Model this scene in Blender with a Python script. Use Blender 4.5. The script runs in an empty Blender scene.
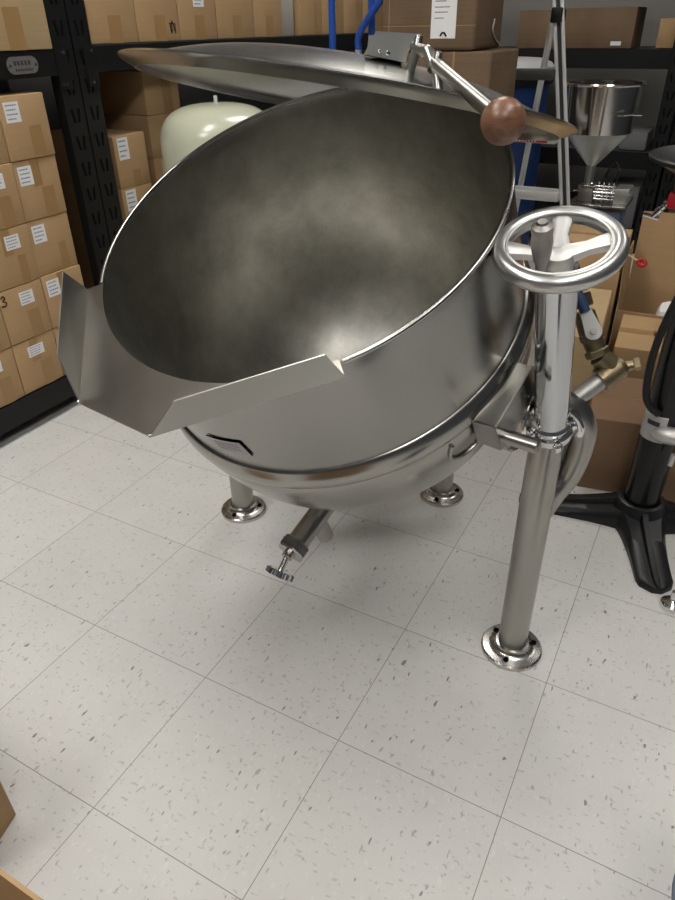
import bpy, bmesh, math, random
from mathutils import Vector, Matrix
random.seed(7)
S = bpy.context.scene
COL = S.collection
PI = math.pi

# ------------------------------------------------------------------ camera
cam_d = bpy.data.cameras.new('camera')
cam = bpy.data.objects.new('camera', cam_d); COL.objects.link(cam)
right = Vector((0.87955388, 0.47555646, -0.0151999))
down = Vector((0.24130364, -0.47337465, -0.84716527))
fwd = Vector((-0.41007016, 0.74145971, -0.53111201))
m = Matrix((right, -down, -fwd)).transposed().to_4x4()
m.translation = Vector((0.99169, -0.369693, 1.114676))
cam.matrix_world = m
cam_d.sensor_fit = 'VERTICAL'; cam_d.sensor_height = 36
cam_d.lens = 680.387 / 900 * 36
cam_d.clip_start = 0.02
S.camera = cam

# ------------------------------------------------------------------ world, lights, exposure
w = bpy.data.worlds.new('world'); S.world = w; w.use_nodes = True
w.node_tree.nodes['Background'].inputs[0].default_value = (0.9, 0.88, 0.85, 1)
w.node_tree.nodes['Background'].inputs[1].default_value = 0.05
S.view_settings.view_transform = 'Standard'
S.view_settings.look = 'None'
S.view_settings.gamma = 1.0
S.view_settings.use_curve_mapping = False
S.view_settings.exposure = 0.0
LAMP = 12.2
# ceiling troffers: (x, y, strength factor)
TROFFERS = [(-0.35, 0.35, .95), (1.5, 0.35, .8), (-0.35, -1.35, 1.15), (1.5, -1.35, .9), (-0.15, 2.5, .8), (1.8, 3.0, .45)]

# ------------------------------------------------------------------ materials
MATS = {}
def nmat(name):
    mt = bpy.data.materials.new(name); mt.use_nodes = True
    nt = mt.node_tree; b = nt.nodes['Principled BSDF']
    MATS[name] = mt
    return mt, nt, b
def N(nt, t, **k):
    n = nt.nodes.new(t)
    for a, v in k.items(): setattr(n, a, v)
    return n
def mixc(nt, fac, a, b):
    n = N(nt, 'ShaderNodeMix', data_type='RGBA')
    if hasattr(fac, 'links'): nt.links.new(fac, n.inputs[0])
    else: n.inputs[0].default_value = fac
    for s, v in ((6, a), (7, b)):
        if isinstance(v, tuple): n.inputs[s].default_value = (*v, 1)
        else: nt.links.new(v, n.inputs[s])
    return n.outputs[2]
def ramp(nt, src, stops):
    r = N(nt, 'ShaderNodeValToRGB')
    el = r.color_ramp.elements
    while len(el) < len(stops): el.new(0.5)
    for e, (p, c) in zip(el, stops):
        e.position = p; e.color = (c, c, c, 1) if not isinstance(c, tuple) else (*c, 1)
    nt.links.new(src, r.inputs[0]); return r.outputs[0]
def coords(nt, scale=(1, 1, 1), rot=(0, 0, 0)):
    tc = N(nt, 'ShaderNodeTexCoord'); mp = N(nt, 'ShaderNodeMapping')
    mp.inputs['Scale'].default_value = scale; mp.inputs['Rotation'].default_value = rot
    nt.links.new(tc.outputs['Object'], mp.inputs[0]); return mp.outputs[0]
def noise(nt, vec, scale, detail=3, rough=.55):
    n = N(nt, 'ShaderNodeTexNoise'); n.inputs['Scale'].default_value = scale
    n.inputs['Detail'].default_value = detail; n.inputs['Roughness'].default_value = rough
    nt.links.new(vec, n.inputs['Vector']); return n.outputs[0]
def bump(nt, b, h, strength, dist=.001):
    n = N(nt, 'ShaderNodeBump'); n.inputs['Strength'].default_value = strength
    n.inputs['Distance'].default_value = dist
    nt.links.new(h, n.inputs['Height']); nt.links.new(n.outputs[0], b.inputs['Normal'])

def metal(name, col, r0, r1, stretch=(1, 1, 1), scale=6, bs=.0, aniso=0, var=.12, metallic=1.0):
    mt, nt, b = nmat(name)
    c = coords(nt, stretch)
    n1 = noise(nt, c, scale, 4, .6)
    n2 = noise(nt, coords(nt, (1, 1, 1)), 3.5, 3)
    dark = tuple(x * (1 - var) for x in col); lite = tuple(min(1, x * (1 + var)) for x in col)
    nt.links.new(mixc(nt, ramp(nt, n2, [(.35, 0.), (.65, 1.)]), dark, lite), b.inputs['Base Color'])
    b.inputs['Metallic'].default_value = metallic
    mr = N(nt, 'ShaderNodeMapRange'); mr.inputs[1].default_value = .3; mr.inputs[2].default_value = .7
    mr.inputs[3].default_value = r0; mr.inputs[4].default_value = r1
    nt.links.new(n1, mr.inputs[0]); nt.links.new(mr.outputs[0], b.inputs['Roughness'])
    if bs: bump(nt, b, n1, bs)
    if aniso: b.inputs['Anisotropic'].default_value = aniso
    return mt
metal('steel_wall', (.345, .34, .325), .22, .26, (1, 1, 1), 5, 0, 0, .05)
metal('steel_jacket', (.41, .40, .375), .22, .27, (1, 1, 1), 5, 0, 0, .05)
mt, nt, b = nmat('steel_inner')
b.inputs['Metallic'].default_value = 1
big = noise(nt, coords(nt), 6.0, 9, .66); fine = noise(nt, coords(nt, (1, .15, 1), (0, 0, .9)), 170, 2); mid_ = noise(nt, coords(nt), 26, 3)
nt.links.new(mixc(nt, ramp(nt, big, [(.36, 0.), (.66, 1.)]), (.36, .35, .315), (.62, .605, .555)), b.inputs['Base Color'])
ad_ = N(nt, 'ShaderNodeMath', operation='MULTIPLY_ADD'); nt.links.new(fine, ad_.inputs[0]); ad_.inputs[1].default_value = .12
mr = N(nt, 'ShaderNodeMapRange'); mr.inputs[1].default_value = .35; mr.inputs[2].default_value = .68; mr.inputs[3].default_value = .37; mr.inputs[4].default_value = .29
nt.links.new(big, mr.inputs[0]); nt.links.new(mr.outputs[0], ad_.inputs[2]); nt.links.new(ad_.outputs[0], b.inputs['Roughness'])
ad2 = N(nt, 'ShaderNodeMath', operation='ADD'); nt.links.new(mid_, ad2.inputs[0]); nt.links.new(fine, ad2.inputs[1])
bump(nt, b, mid_, .03, .004)
metal('steel_rim', (.50, .49, .47), .22, .28, (1, 1, 1), 9, 0)
metal('steel_spout', (.25, .23, .205), .30, .40, (1, 1, 1), 6, 0, 0, .10)
metal('steel_wing', (.46, .465, .44), .36, .42, (1, 1, 1), 5, 0, 0, .04)
metal('steel_lid', (.52, .51, .49), .20, .28, (1, 1, 1), 5, 0, 0, .06)
metal('steel_leg', (.40, .39, .36), .29, .29, (1, 1, 1), 4, 0, 0, .04)
metal('steel_flange', (.56, .54, .51), .20, .30, (1, 1, 1), 20)
metal('steel_polished', (.60, .61, .63), .09, .14, (1, 1, 1), 5, 0, 0, .03)
metal('wheel_metal', (.62, .62, .61), .30, .36, (1, 1, 1), 6, 0, 0, .04)
metal('chrome', (.78, .78, .78), .06, .12, (1, 1, 1), 10)
metal('cast_aluminium', (.72, .71, .69), .45, .62, (1, 1, 1), 60, .5, 0, .12)
metal('galvanised', (.50, .50, .48), .42, .6, (1, 1, 1), 40, .1)
metal('brass', (.27, .215, .13), .32, .5, (1, 1, 1), 40, .25, 0, .25)
metal('grip_metal', (.36, .34, .32), .40, .6, (1, 1, 1), 50, .4, 0, .25)
metal('ladder_aluminium', (.78, .78, .77), .35, .45, metallic=.2)
metal('hopper_steel', (.56, .54, .51), .10, .2)
metal('cone_steel', (.50, .50, .48), .36, .46)

def plain(name, col, rough=.6, spec=.5, var=.06, scale=8, metallic=0, bs=0, coat=0):
    mt, nt, b = nmat(name)
    n1 = noise(nt, coords(nt), scale, 4)
    a = tuple(x * (1 - var) for x in col); c = tuple(x * (1 + var) for x in col)
    nt.links.new(mixc(nt, n1, a, c), b.inputs['Base Color'])
    b.inputs['Roughness'].default_value = rough
    b.inputs['Specular IOR Level'].default_value = spec
    b.inputs['Metallic'].default_value = metallic
    if coat: b.inputs['Coat Weight'].default_value = coat; b.inputs['Coat Roughness'].default_value = .05
    if bs: bump(nt, b, n1, bs)
    return mt
plain('black_enamel', (.007, .007, .0075), .42, .3, .2, 30)
plain('black_gloss', (.006, .006, .007), .24, .4, .2, 12)
plain('black_cast', (.009, .0095, .011), .38, .4, .25, 60, bs=.2)
plain('slot_dark', (.002, .002, .002), .9, .1)
plain('rubber', (.012, .012, .013), .5, .4)
plain('white_label', (.78, .78, .78), .6, .3, .03)
plain('label_ink', (.25, .26, .36), .7, .2)
plain('label_ink_dark', (.05, .05, .06), .7, .2)
plain('marker_ink', (.03, .022, .016), .7, .2)
plain('cream_enamel', (.54, .56, .43), .22, .5, .03, 4, coat=.4)
plain('blue_paint', (.018, .085, .42), .35, .5, .08)
plain('barrel_blue', (.010, .035, .13), .45, .4, .1)
plain('lid_grey', (.42, .42, .42), .6)
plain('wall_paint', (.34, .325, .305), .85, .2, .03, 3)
plain('shaded_wall', (.11, .105, .10), .85, .2, .03, 3)  # shade behind the left racks is put into this wall colour
plain('dark_reflection_wall', (.075, .08, .095), .8, .2, .03, 3)  # unseen walls coloured dark to deepen reflections in the steel
plain('ceiling_tile', (.62, .62, .60), .9, .2, .06, 40)
plain('valve_blue', (.025, .05, .12), .4, .4)
plain('zinc_plate', (.62, .61, .58), .45, .5, .08, 30, metallic=.6)
plain('blue_grey_plastic', (.095, .115, .15), .5, .4)
plain('cabinet_blue', (.10, .13, .20), .5, .4)
plain('white_plastic', (.62, .61, .58), .5, .4)
plain('grey_board', (.36, .34, .30), .8, .2)
plain('red_plastic', (.42, .012, .02), .45, .4)
plain('badge_metal', (.5, .5, .5), .35, .5, .2, 80, metallic=.9)
plain('grey_box', (.16, .16, .16), .7, .3)
plain('dark_grey', (.05, .052, .055), .55, .4)
plain('bottle_green', (.20, .24, .20), .3, .5)
plain('silver_label', (.5, .5, .5), .4, .5, .1, 30, metallic=.3)
plain('lavender_plate', (.42, .40, .42), .35, .5, .05, 20, metallic=.6)

def cardboard(name, col, var=.10):
    mt, nt, b = nmat(name)
    c = coords(nt)
    fl = noise(nt, coords(nt, (1.5, 1.5, 260)), 2, 1)
    fl2 = noise(nt, c, 7, 4)
    a = tuple(x * (1 - var) for x in col); l = tuple(x * (1 + var) for x in col)
    k = N(nt, 'ShaderNodeMath', operation='ADD'); 
    s1 = N(nt, 'ShaderNodeMath', operation='MULTIPLY'); s1.inputs[1].default_value = .35
    s2 = N(nt, 'ShaderNodeMath', operation='MULTIPLY'); s2.inputs[1].default_value = .65
    nt.links.new(fl, s1.inputs[0]); nt.links.new(fl2, s2.inputs[0])
    nt.links.new(s1.outputs[0], k.inputs[0]); nt.links.new(s2.outputs[0], k.inputs[1])
    nt.links.new(mixc(nt, ramp(nt, k.outputs[0], [(.3, 0.), (.7, 1.)]), a, l), b.inputs['Base Color'])
    b.inputs['Roughness'].default_value = .8; b.inputs['Specular IOR Level'].default_value = .25
    bump(nt, b, fl, .15)
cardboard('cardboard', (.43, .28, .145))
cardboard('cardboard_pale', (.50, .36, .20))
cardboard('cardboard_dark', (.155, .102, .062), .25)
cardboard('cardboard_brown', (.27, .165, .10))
plain('packing_tape', (.33, .20, .085), .32, .5, .08, 30)
plain('tape_dark', (.24, .15, .075), .3, .5, .08, 30)

# floor: 12 inch vinyl tiles with streaky flecks
mt, nt, b = nmat('vinyl_tile')
T = .3048
tc = N(nt, 'ShaderNodeTexCoord')
brick = N(nt, 'ShaderNodeTexBrick', offset=0.0, offset_frequency=1, squash=1.0)
brick.inputs['Scale'].default_value = 1.0
brick.inputs['Brick Width'].default_value = T; brick.inputs['Row Height'].default_value = T
brick.inputs['Mortar Size'].default_value = .0009; brick.inputs['Mortar Smooth'].default_value = .3
brick.inputs['Color1'].default_value = (0, 0, 0, 1); brick.inputs['Color2'].default_value = (1, 1, 1, 1)
brick.inputs['Mortar'].default_value = (.5, .5, .5, 1)
nt.links.new(tc.outputs['Object'], brick.inputs['Vector'])
tone = mixc(nt, brick.outputs[0], (.635, .625, .605), (.675, .665, .645))
cloud = noise(nt, coords(nt), 9, 3)
base = mixc(nt, ramp(nt, cloud, [(.35, 0.), (.7, .35)]), tone, (.56, .545, .52))
lite = noise(nt, coords(nt, (1, .45, 1), (0, 0, .5)), 120, 2)
base = mixc(nt, ramp(nt, lite, [(.62, 0.), (.68, .5)]), base, (.72, .70, .68))
f1 = noise(nt, coords(nt, (1, .38, 1), (0, 0, .35)), 110, 2)
base = mixc(nt, ramp(nt, f1, [(.655, 0.), (.71, .75)]), base, (.33, .315, .295))
f2 = noise(nt, coords(nt, (.5, 1.1, 1), (0, 0, -.6)), 120, 1)
base = mixc(nt, ramp(nt, f2, [(.66, 0.), (.70, .5)]), base, (.36, .34, .32))
f3 = noise(nt, coords(nt, (1, .36, 1), (0, 0, .2)), 85, 1)
base = mixc(nt, ramp(nt, f3, [(.735, 0.), (.76, .85)]), base, (.17, .15, .14))
final = mixc(nt, brick.outputs['Fac'], base, (.27, .25, .23))
nt.links.new(final, b.inputs['Base Color'])
b.inputs['Roughness'].default_value = .42; b.inputs['Specular IOR Level'].default_value = .4
bump(nt, b, noise(nt, coords(nt), 25, 3), .06, .002)

# wooden ball
mt, nt, b = nmat('wood_ball')
c = coords(nt, (1, 1, 3))
n1 = noise(nt, c, 45, 5, .65); n2 = noise(nt, coords(nt), 28, 3)
cc = mixc(nt, ramp(nt, n1, [(.35, 0.), (.65, 1.)]), (.125, .055, .030), (.235, .115, .065))
cc = mixc(nt, ramp(nt, n2, [(.5, 0.), (.75, .6)]), cc, (.29, .165, .105))
nt.links.new(cc, b.inputs['Base Color']); b.inputs['Roughness'].default_value = .33
bump(nt, b, n1, .12)

mt, nt, b = nmat('lamp_glow')
b.inputs['Base Color'].default_value = (.9, .9, .9, 1)
b.inputs['Emission Color'].default_value = (1.0, .975, .93, 1)
b.inputs['Emission Strength'].default_value = LAMP

# ------------------------------------------------------------------ helpers
ORG = {}
def finish(me, smooth, angle=35):
    if smooth:
        me.shade_smooth()
        me.set_sharp_from_angle(angle=math.radians(angle))
def setp(o, label=None, cat=None, group=None, kind=None):
    if label: o['label'] = label
    if cat: o['category'] = cat
    if group: o['group'] = group
    if kind: o['kind'] = kind
    return o
def obj(name, bm, mats, parent=None, smooth=True, M=None, angle=35, world=True, label=None, normals=True):
    """ONE mesh object; world=True: bm holds world coordinates; else local to the parent"""
    if M is not None: bmesh.ops.transform(bm, matrix=M, verts=bm.verts)
    if normals: bmesh.ops.recalc_face_normals(bm, faces=bm.faces)
    me = bpy.data.meshes.new(name); bm.to_mesh(me); bm.free()
    if isinstance(mats, str): mats = [mats]
    for x in mats: me.materials.append(MATS[x])
    finish(me, smooth, angle)
    o = bpy.data.objects.new(name, me); COL.objects.link(o)
    if parent is not None:
        o.parent = parent
        if world: o.location = -ORG.get(parent.name, Vector((0, 0, 0)))
    ORG[o.name] = Vector((0, 0, 0))
    if label: o['label'] = label
    return o
def thing(name, loc, label, cat, group=None, rz=0):
    o = bpy.data.objects.new(name, None); COL.objects.link(o)
    o.empty_display_size = .05
    o.location = loc; o.rotation_euler = (0, 0, rz)
    ORG[o.name] = Vector(loc)
    return setp(o, label, cat, group)
def copy_tree(o, parent=None):
    c = o.copy(); COL.objects.link(c)
    if parent: c.parent = parent
    for ch in list(o.children): copy_tree(ch, c)
    return c
def B(): return bmesh.new()
def mi(bm, n0, idx):
    bm.faces.ensure_lookup_table()
    for f in list(bm.faces)[n0:]: f.material_index = idx
def box(bm, x0, x1, y0, y1, z0, z1, M=None, bev=0, mat=0):
    n0 = len(bm.faces)
    r = bmesh.ops.create_cube(bm, size=1)
    vs = r['verts']
    for v in vs:
        v.co = Vector(((x0 + x1) / 2 + v.co.x * (x1 - x0), (y0 + y1) / 2 + v.co.y * (y1 - y0), (z0 + z1) / 2 + v.co.z * (z1 - z0)))
    if bev:
        es = list({e for v in vs for e in v.link_edges})
        r2 = bmesh.ops.bevel(bm, geom=es, offset=bev, segments=2, affect='EDGES', profile=.5)
        vs = list({v for f in list(bm.faces)[n0:] for v in f.verts})
    if M is not None: bmesh.ops.transform(bm, matrix=M, verts=vs)
    if mat: mi(bm, n0, mat)
    return bm
def basis(d):
    d = Vector(d).normalized()
    a = Vector((0, 0, 1)) if abs(d.z) < .9 else Vector((1, 0, 0))
    x = d.cross(a).normalized(); y = d.cross(x).normalized()
    return x, y, d
def frame(o, d, up=None):
    """matrix whose local z runs along d, origin o"""
    x, y, z = basis(d)
    if up is not None:
        y = Vector(up) - z * Vector(up).dot(z); y.normalize(); x = y.cross(z)
    Mx = Matrix((x, y, z)).transposed().to_4x4(); Mx.translation = Vector(o); return Mx
def lathe(bm, prof, seg=48, M=None, a0=0, a1=2 * PI, mat=0, closed=False):
    n0 = len(bm.faces); full = abs(a1 - a0 - 2 * PI) < 1e-6
    n = seg if full else seg + 1
    rings = []
    for (r, z) in prof:
        if r < 1e-6:
            rings.append([bm.verts.new((0, 0, z))]); continue
        rings.append([bm.verts.new((r * math.cos(a0 + (a1 - a0) * i / seg), r * math.sin(a0 + (a1 - a0) * i / seg), z)) for i in range(n)])
    if closed: rings.append(rings[0])
    for A, C in zip(rings, rings[1:]):
        for i in range(seg):
            j = (i + 1) % n
            if len(A) == 1 and len(C) == 1: continue
            if len(A) == 1: bm.faces.new((A[0], C[i], C[j]))
            elif len(C) == 1: bm.faces.new((A[i], C[0], A[j]))
            else: bm.faces.new((A[i], A[j], C[j], C[i]))
    vs = {v for r in rings for v in r}
    if M is not None: bmesh.ops.transform(bm, matrix=M, verts=list(vs))
    if mat: mi(bm, n0, mat)
    return bm
def cyl(bm, p0, p1, r, r1=None, seg=24, bev=0, mat=0):
    p0 = Vector(p0); p1 = Vector(p1); L = (p1 - p0).length
    r1 = r if r1 is None else r1
    b_ = min(bev, L / 2, r * .9)
    pr = [(0, 0), (r - b_, 0)] + ([(r, b_)] if b_ else []) + ([(r1, L - b_)] if b_ else []) + [(r1 - b_, L), (0, L)]
    return lathe(bm, pr, seg, frame(p0, p1 - p0), mat=mat)
def smoothpath(pts, n=8):
    P = [Vector(p) for p in pts]; out = []
    for i in range(len(P) - 1):
        p0 = P[max(i - 1, 0)]; p1 = P[i]; p2 = P[i + 1]; p3 = P[min(i + 2, len(P) - 1)]
        for k in range(n):
            t = k / n
            out.append(.5 * ((2 * p1) + (-p0 + p2) * t + (2 * p0 - 5 * p1 + 4 * p2 - p3) * t * t + (-p0 + 3 * p1 - 3 * p2 + p3) * t ** 3))
    out.append(P[-1]); return out
def tube(bm, pts, r, seg=16, mat=0, caps=True, smooth=0):
    n0 = len(bm.faces)
    P = smoothpath(pts, smooth) if smooth else [Vector(p) for p in pts]
    R = r if isinstance(r, (list, tuple)) else [r] * len(P)
    if len(R) != len(P):
        R = [R[0] + (R[-1] - R[0]) * i / (len(P) - 1) for i in range(len(P))]
    up = None; rings = []
    for i, p in enumerate(P):
        d = (P[min(i + 1, len(P) - 1)] - P[max(i - 1, 0)]).normalized()
        if up is None: x, y, _ = basis(d)
        else:
            x = (up - d * up.dot(d)).normalized(); y = d.cross(x)
        up = x
        rings.append([bm.verts.new(p + R[i] * (math.cos(2 * PI * k / seg) * x + math.sin(2 * PI * k / seg) * y)) for k in range(seg)])
    for A, C in zip(rings, rings[1:]):
        for k in range(seg):
            bm.faces.new((A[k], A[(k + 1) % seg], C[(k + 1) % seg], C[k]))
    if caps: bm.faces.new(rings[0][::-1]); bm.faces.new(rings[-1])
    if mat: mi(bm, n0, mat)
    return bm
def torus(bm, R, r, M=None, seg=64, rs=16, mat=0):
    return lathe(bm, [(R + r * math.cos(2 * PI * i / rs), r * math.sin(2 * PI * i / rs)) for i in range(rs)], seg, M, mat=mat, closed=True)
def sphere(bm, c, r, seg=32, n=20, sq=1, M=None):
    prof = [(r * math.sin(PI * i / n), -r * sq * math.cos(PI * i / n)) for i in range(n + 1)]
    prof[0] = (0, -r * sq); prof[-1] = (0, r * sq)
    return lathe(bm, prof, seg, M if M is not None else Matrix.Translation(Vector(c)))
def prism(bm, poly, off, mat=0):
    """poly: 3d points (planar), off: extrusion vector"""
    n0 = len(bm.faces); off = Vector(off)
    a = [bm.verts.new(Vector(p)) for p in poly]; c = [bm.verts.new(Vector(p) + off) for p in poly]
    bm.faces.new(a[::-1]); bm.faces.new(c)
    n = len(a)
    for i in range(n): bm.faces.new((a[i], a[(i + 1) % n], c[(i + 1) % n], c[i]))
    if mat: mi(bm, n0, mat)
    return bm
def hexnut(bm, p0, p1, r, mat=0):
    return lathe(bm, [(0, 0), (r * .9, 0), (r, r * .12), (r, (Vector(p1) - Vector(p0)).length - r * .12), (r * .9, (Vector(p1) - Vector(p0)).length), (0, (Vector(p1) - Vector(p0)).length)], 6, frame(p0, Vector(p1) - Vector(p0)), mat=mat)
def structure(name, bm, mat, **k):
    o = obj(name, bm, mat, **k); o['kind'] = 'structure'; return o
def top(name, bm, mats, loc, label, cat, group=None, **k):
    """single-mesh thing; bm local to loc"""
    o = obj(name, bm, mats, **k); o.location = loc; ORG[o.name] = Vector(loc)
    return setp(o, label, cat, group)

# ------------------------------------------------------------------ room shell
X0, X1, Y0, Y1, H = -1.42, 2.9, -2.2, 4.75, 2.75
structure('floor', box(B(), X0, X1, Y0, Y1, -.05, 0), 'vinyl_tile', smooth=False)
structure('ceiling', box(B(), X0, X1, Y0, Y1, H, H + .05), 'ceiling_tile', smooth=False)
structure('wall_left', box(B(), X0 - .05, X0, Y0, Y1, 0, H), 'shaded_wall', smooth=False)
structure('wall_right', box(B(), X1, X1 + .05, Y0, Y1, 0, H), 'dark_reflection_wall', smooth=False)
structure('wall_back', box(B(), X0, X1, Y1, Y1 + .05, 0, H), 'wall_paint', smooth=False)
structure('wall_front', box(B(), X0, X1, Y0 - .05, Y0, 0, H), 'dark_reflection_wall', smooth=False)
structure('baseboard_back', box(B(), X0, X1, Y1 - .012, Y1, 0, .1), 'dark_grey', smooth=False)
structure('baseboard_left', box(B(), X0, X0 + .012, Y0, Y1 - .012, 0, .1), 'dark_grey', smooth=False)
for i, (x, y, s) in enumerate(TROFFERS):
    t = thing('ceiling_light', (x, y, H), ['fluorescent ceiling light panel', 'fluorescent ceiling light panel beside the right wall', 'ceiling light panel behind the camera', 'ceiling light panel behind the camera at right', 'dim ceiling light panel over the far racks', 'dim ceiling light panel at the far right'][i], 'light')
    bm = B()
    for a in ((-.31, .31, -.62, -.60), (-.31, .31, .60, .62), (-.31, -.29, -.60, .60), (.29, .31, -.60, .60)):
        box(bm, *a, -.02, 0)
    obj('light_frame', bm, 'white_plastic', t, smooth=False, world=False)
    g = obj('diffuser', box(B(), -.29, .29, -.60, .60, -.012, -.004), 'lamp_glow', t, smooth=False, world=False)
    mm = MATS['lamp_glow'].copy(); mm.node_tree.nodes['Principled BSDF'].inputs['Emission Strength'].default_value = LAMP * s
    g.data.materials[0] = mm

# ------------------------------------------------------------------ tilting steam kettle
n_ = Vector((-0.07399149, -0.47494538, 0.87689916)); n_.normalize()
v_ = Vector((0.98808134, -0.15393267, 0)); u_ = Vector((-0.13498343, -0.8664477, -0.48067438))
v_ = (v_ - n_ * v_.dot(n_)).normalized(); u_ = v_.cross(n_).normalized()
if u_.y > 0: u_ = -u_
# local axes: x = u (spout direction), y = v (trunnion axis, towards the pillar), z = n
c0 = Vector((.4065, .5545, .8635))
MK = Matrix((u_, v_, n_)).transposed().to_4x4(); MK.translation = c0
def K(a, b_, c): return MK @ Vector((a, b_, c))
K_ROOT = Vector((.44, .78, 0))
kettle = thing('tilting_steam_kettle', K_ROOT, 'large round stainless steel tilting kettle with pouring spout, open lid and floor pillars', 'kettle')

# bowl: inner surface + outer wall
ZC = -.240
inner = [(.3335, .0005), (.3315, 0), (.330, -.003)] + [(.330, -.03 * i) for i in range(1, 8)]
inner += [(.330 * math.cos(a), ZC - .330 * math.sin(a)) for a in [PI / 2 * i / 26 for i in range(0, 26)]] + [(0, ZC - .330)]
obj('bowl', lathe(B(), inner, 128), 'steel_inner', kettle, M=MK, normals=False, label='dull brownish grey steel bowl interior')
wall = [(.3335, .0005), (.3345, -.004)] + [(.3345, -.03 * i) for i in range(1, 8)] + [(.3345, -.2195)]
obj('outer_wall', lathe(B(), wall, 128), 'steel_wall', kettle, M=MK)
jk = [(.3345, -.2170), (.3375, -.2185), (.3395, -.2215), (.3445, -.228), (.3475, -.238), (.3480, -.247), (.3455, -.255), (.3420, -.259), (.3425, -.263)]
RJ = .3445
jk += [(math.sqrt(RJ ** 2 - (z + .245) ** 2), z) for z in [-.268 - .01 * i for i in range(6)]]
a_start = math.asin((.330 - .245) / RJ)
jk += [(RJ * math.cos(a), -.245 - RJ * math.sin(a)) for a in [a_start + (PI / 2 - a_start) * i / 22 for i in range(22)]] + [(0, -.245 - RJ)]
obj('steam_jacket', lathe(B(), jk, 128), 'steel_jacket', kettle, M=MK, angle=30)
# rolled rim bead, open where the spout sits
rp = [K(.3345 * math.cos(a), .3345 * math.sin(a), -.001) for a in [math.radians(47.5 + (311 - 47.5) * i / 110) for i in range(111)]]
obj('rim_bead', tube(B(), rp, .0042, 12), 'steel_rim', kettle, label='bright rolled steel rim')

# spout
RR = (.245, .262); RF = (.421, .057); LF = (.420, -.097); LR = (.238, -.272)
def lerp(p, q, t): return tuple(p[i] + (q[i] - p[i]) * t for i in range(len(p)))
def outline(t):
    segs = [(RR, RF, .42), (RF, LF, .16), (LF, LR, .42)]
    for p, q, L_ in segs:
        if t <= L_ + 1e-9: return lerp(p, q, min(1, t / L_))
        t -= L_
    return LR
bm = B(); nn = 50; topv = []; 
ts = sorted(set([i / nn for i in range(nn + 1)] + [.42, .58]))
for t in ts:
    a = math.radians(46.9 + (-48.8 - 46.9) * t)
    o_ = outline(t); i_ = (.3302 * math.cos(a), .3302 * math.sin(a))
    topv.append([bm.verts.new((*lerp(i_, o_, s), 0.0012)) for s in (0, .5, 1)] + [bm.verts.new((*lerp(i_, o_, s), -.0018)) for s in (1, .5, 0)])
for A, C in zip(topv, topv[1:]):
    for k in range(5): bm.faces.new((A[k], A[k + 1], C[k + 1], C[k]))
    bm.faces.new((A[5], A[0], C[0], C[5]))
bm.faces.new(topv[0]); bm.faces.new(topv[-1][::-1])
spout = obj('pouring_spout', bm, 'steel_spout', kettle, M=MK, angle=20)
def wing(p, q, r, s, th):
    """p,q base ; r,s top (local)"""
    P = [Vector(x) for x in (p, q, r, s)]
    nn_ = (P[1] - P[0]).cross(P[3] - P[0]).normalized() * th
    bm = prism(B(), P, nn_)
    return bm
obj('spout_wing', wing((*RF, -.001), (*RR, -.001), (.251, .253, .045), (.380, .104, .0485), .002), 'steel_wing', spout, smooth=False, M=MK)
obj('spout_wing', wing((*LF, -.001), (*LR, -.001), (.256, -.258, .060), (.386, -.130, .056), .002), 'steel_wing', spout, smooth=False, M=MK)

for q_, p_ in ((LF, LR), (RF, RR)):
    obj('weld_seam', tube(B(), [(*q_, .0015), (*p_, .0015)], .0016, 8), 'steel_rim', spout, M=MK)
# name plate on the wall
bm = B(); R_ = .3352
cs = [(-.9, -.150), (11.5, -.140), (12.6, -.176), (-.2, -.187)]
def platept(s, t, R): 
    p = lerp(cs[0], cs[1], s); q = lerp(cs[3], cs[2], s); a, z = lerp(p, q, t); a = math.radians(a)
    return (R * math.cos(a), R * math.sin(a), z)
rows = [[bm.verts.new(platept(s / 8, t, R_ + .0007)) for s in range(9)] for t in (0, 1)]
for i in range(8): bm.faces.new((rows[0][i], rows[0][i + 1], rows[1][i + 1], rows[1][i]))
plate = obj('nameplate', bm, 'lavender_plate', kettle, M=MK, label='small pale metal nameplate with a dark edge')
bm = B()
tube(bm, [platept(s / 8, 0, R_ + .001) for s in range(9)], .0011, 6)
tube(bm, [platept(1, s / 3, R_ + .001) for s in range(4)], .0011, 6)
obj('plate_edge', bm, 'slot_dark', plate, M=MK)
bm = B()
for t in (.3, .45, .6, .75):
    tube(bm, [platept(.12 + s / 8 * .7, t, R_ + .0006) for s in range(9)], .0005, 4)
obj('plate_print', bm, 'dark_grey', plate, M=MK)

# small weld pad on the jacket
def jp(az, el, R): a = math.radians(az); e = math.radians(el); return K(R * math.cos(e) * math.cos(a), R * math.cos(e) * math.sin(a), -.245 - R * math.sin(e))
obj('weld_lug', tube(B(), [jp(64, 4, .3465), jp(63, 9, .346), jp(66, 13, .346), jp(72, 13, .346), jp(77, 10, .346), jp(80, 5, .3465)], .0035, 10, smooth=5), 'steel_jacket', kettle)

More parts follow.
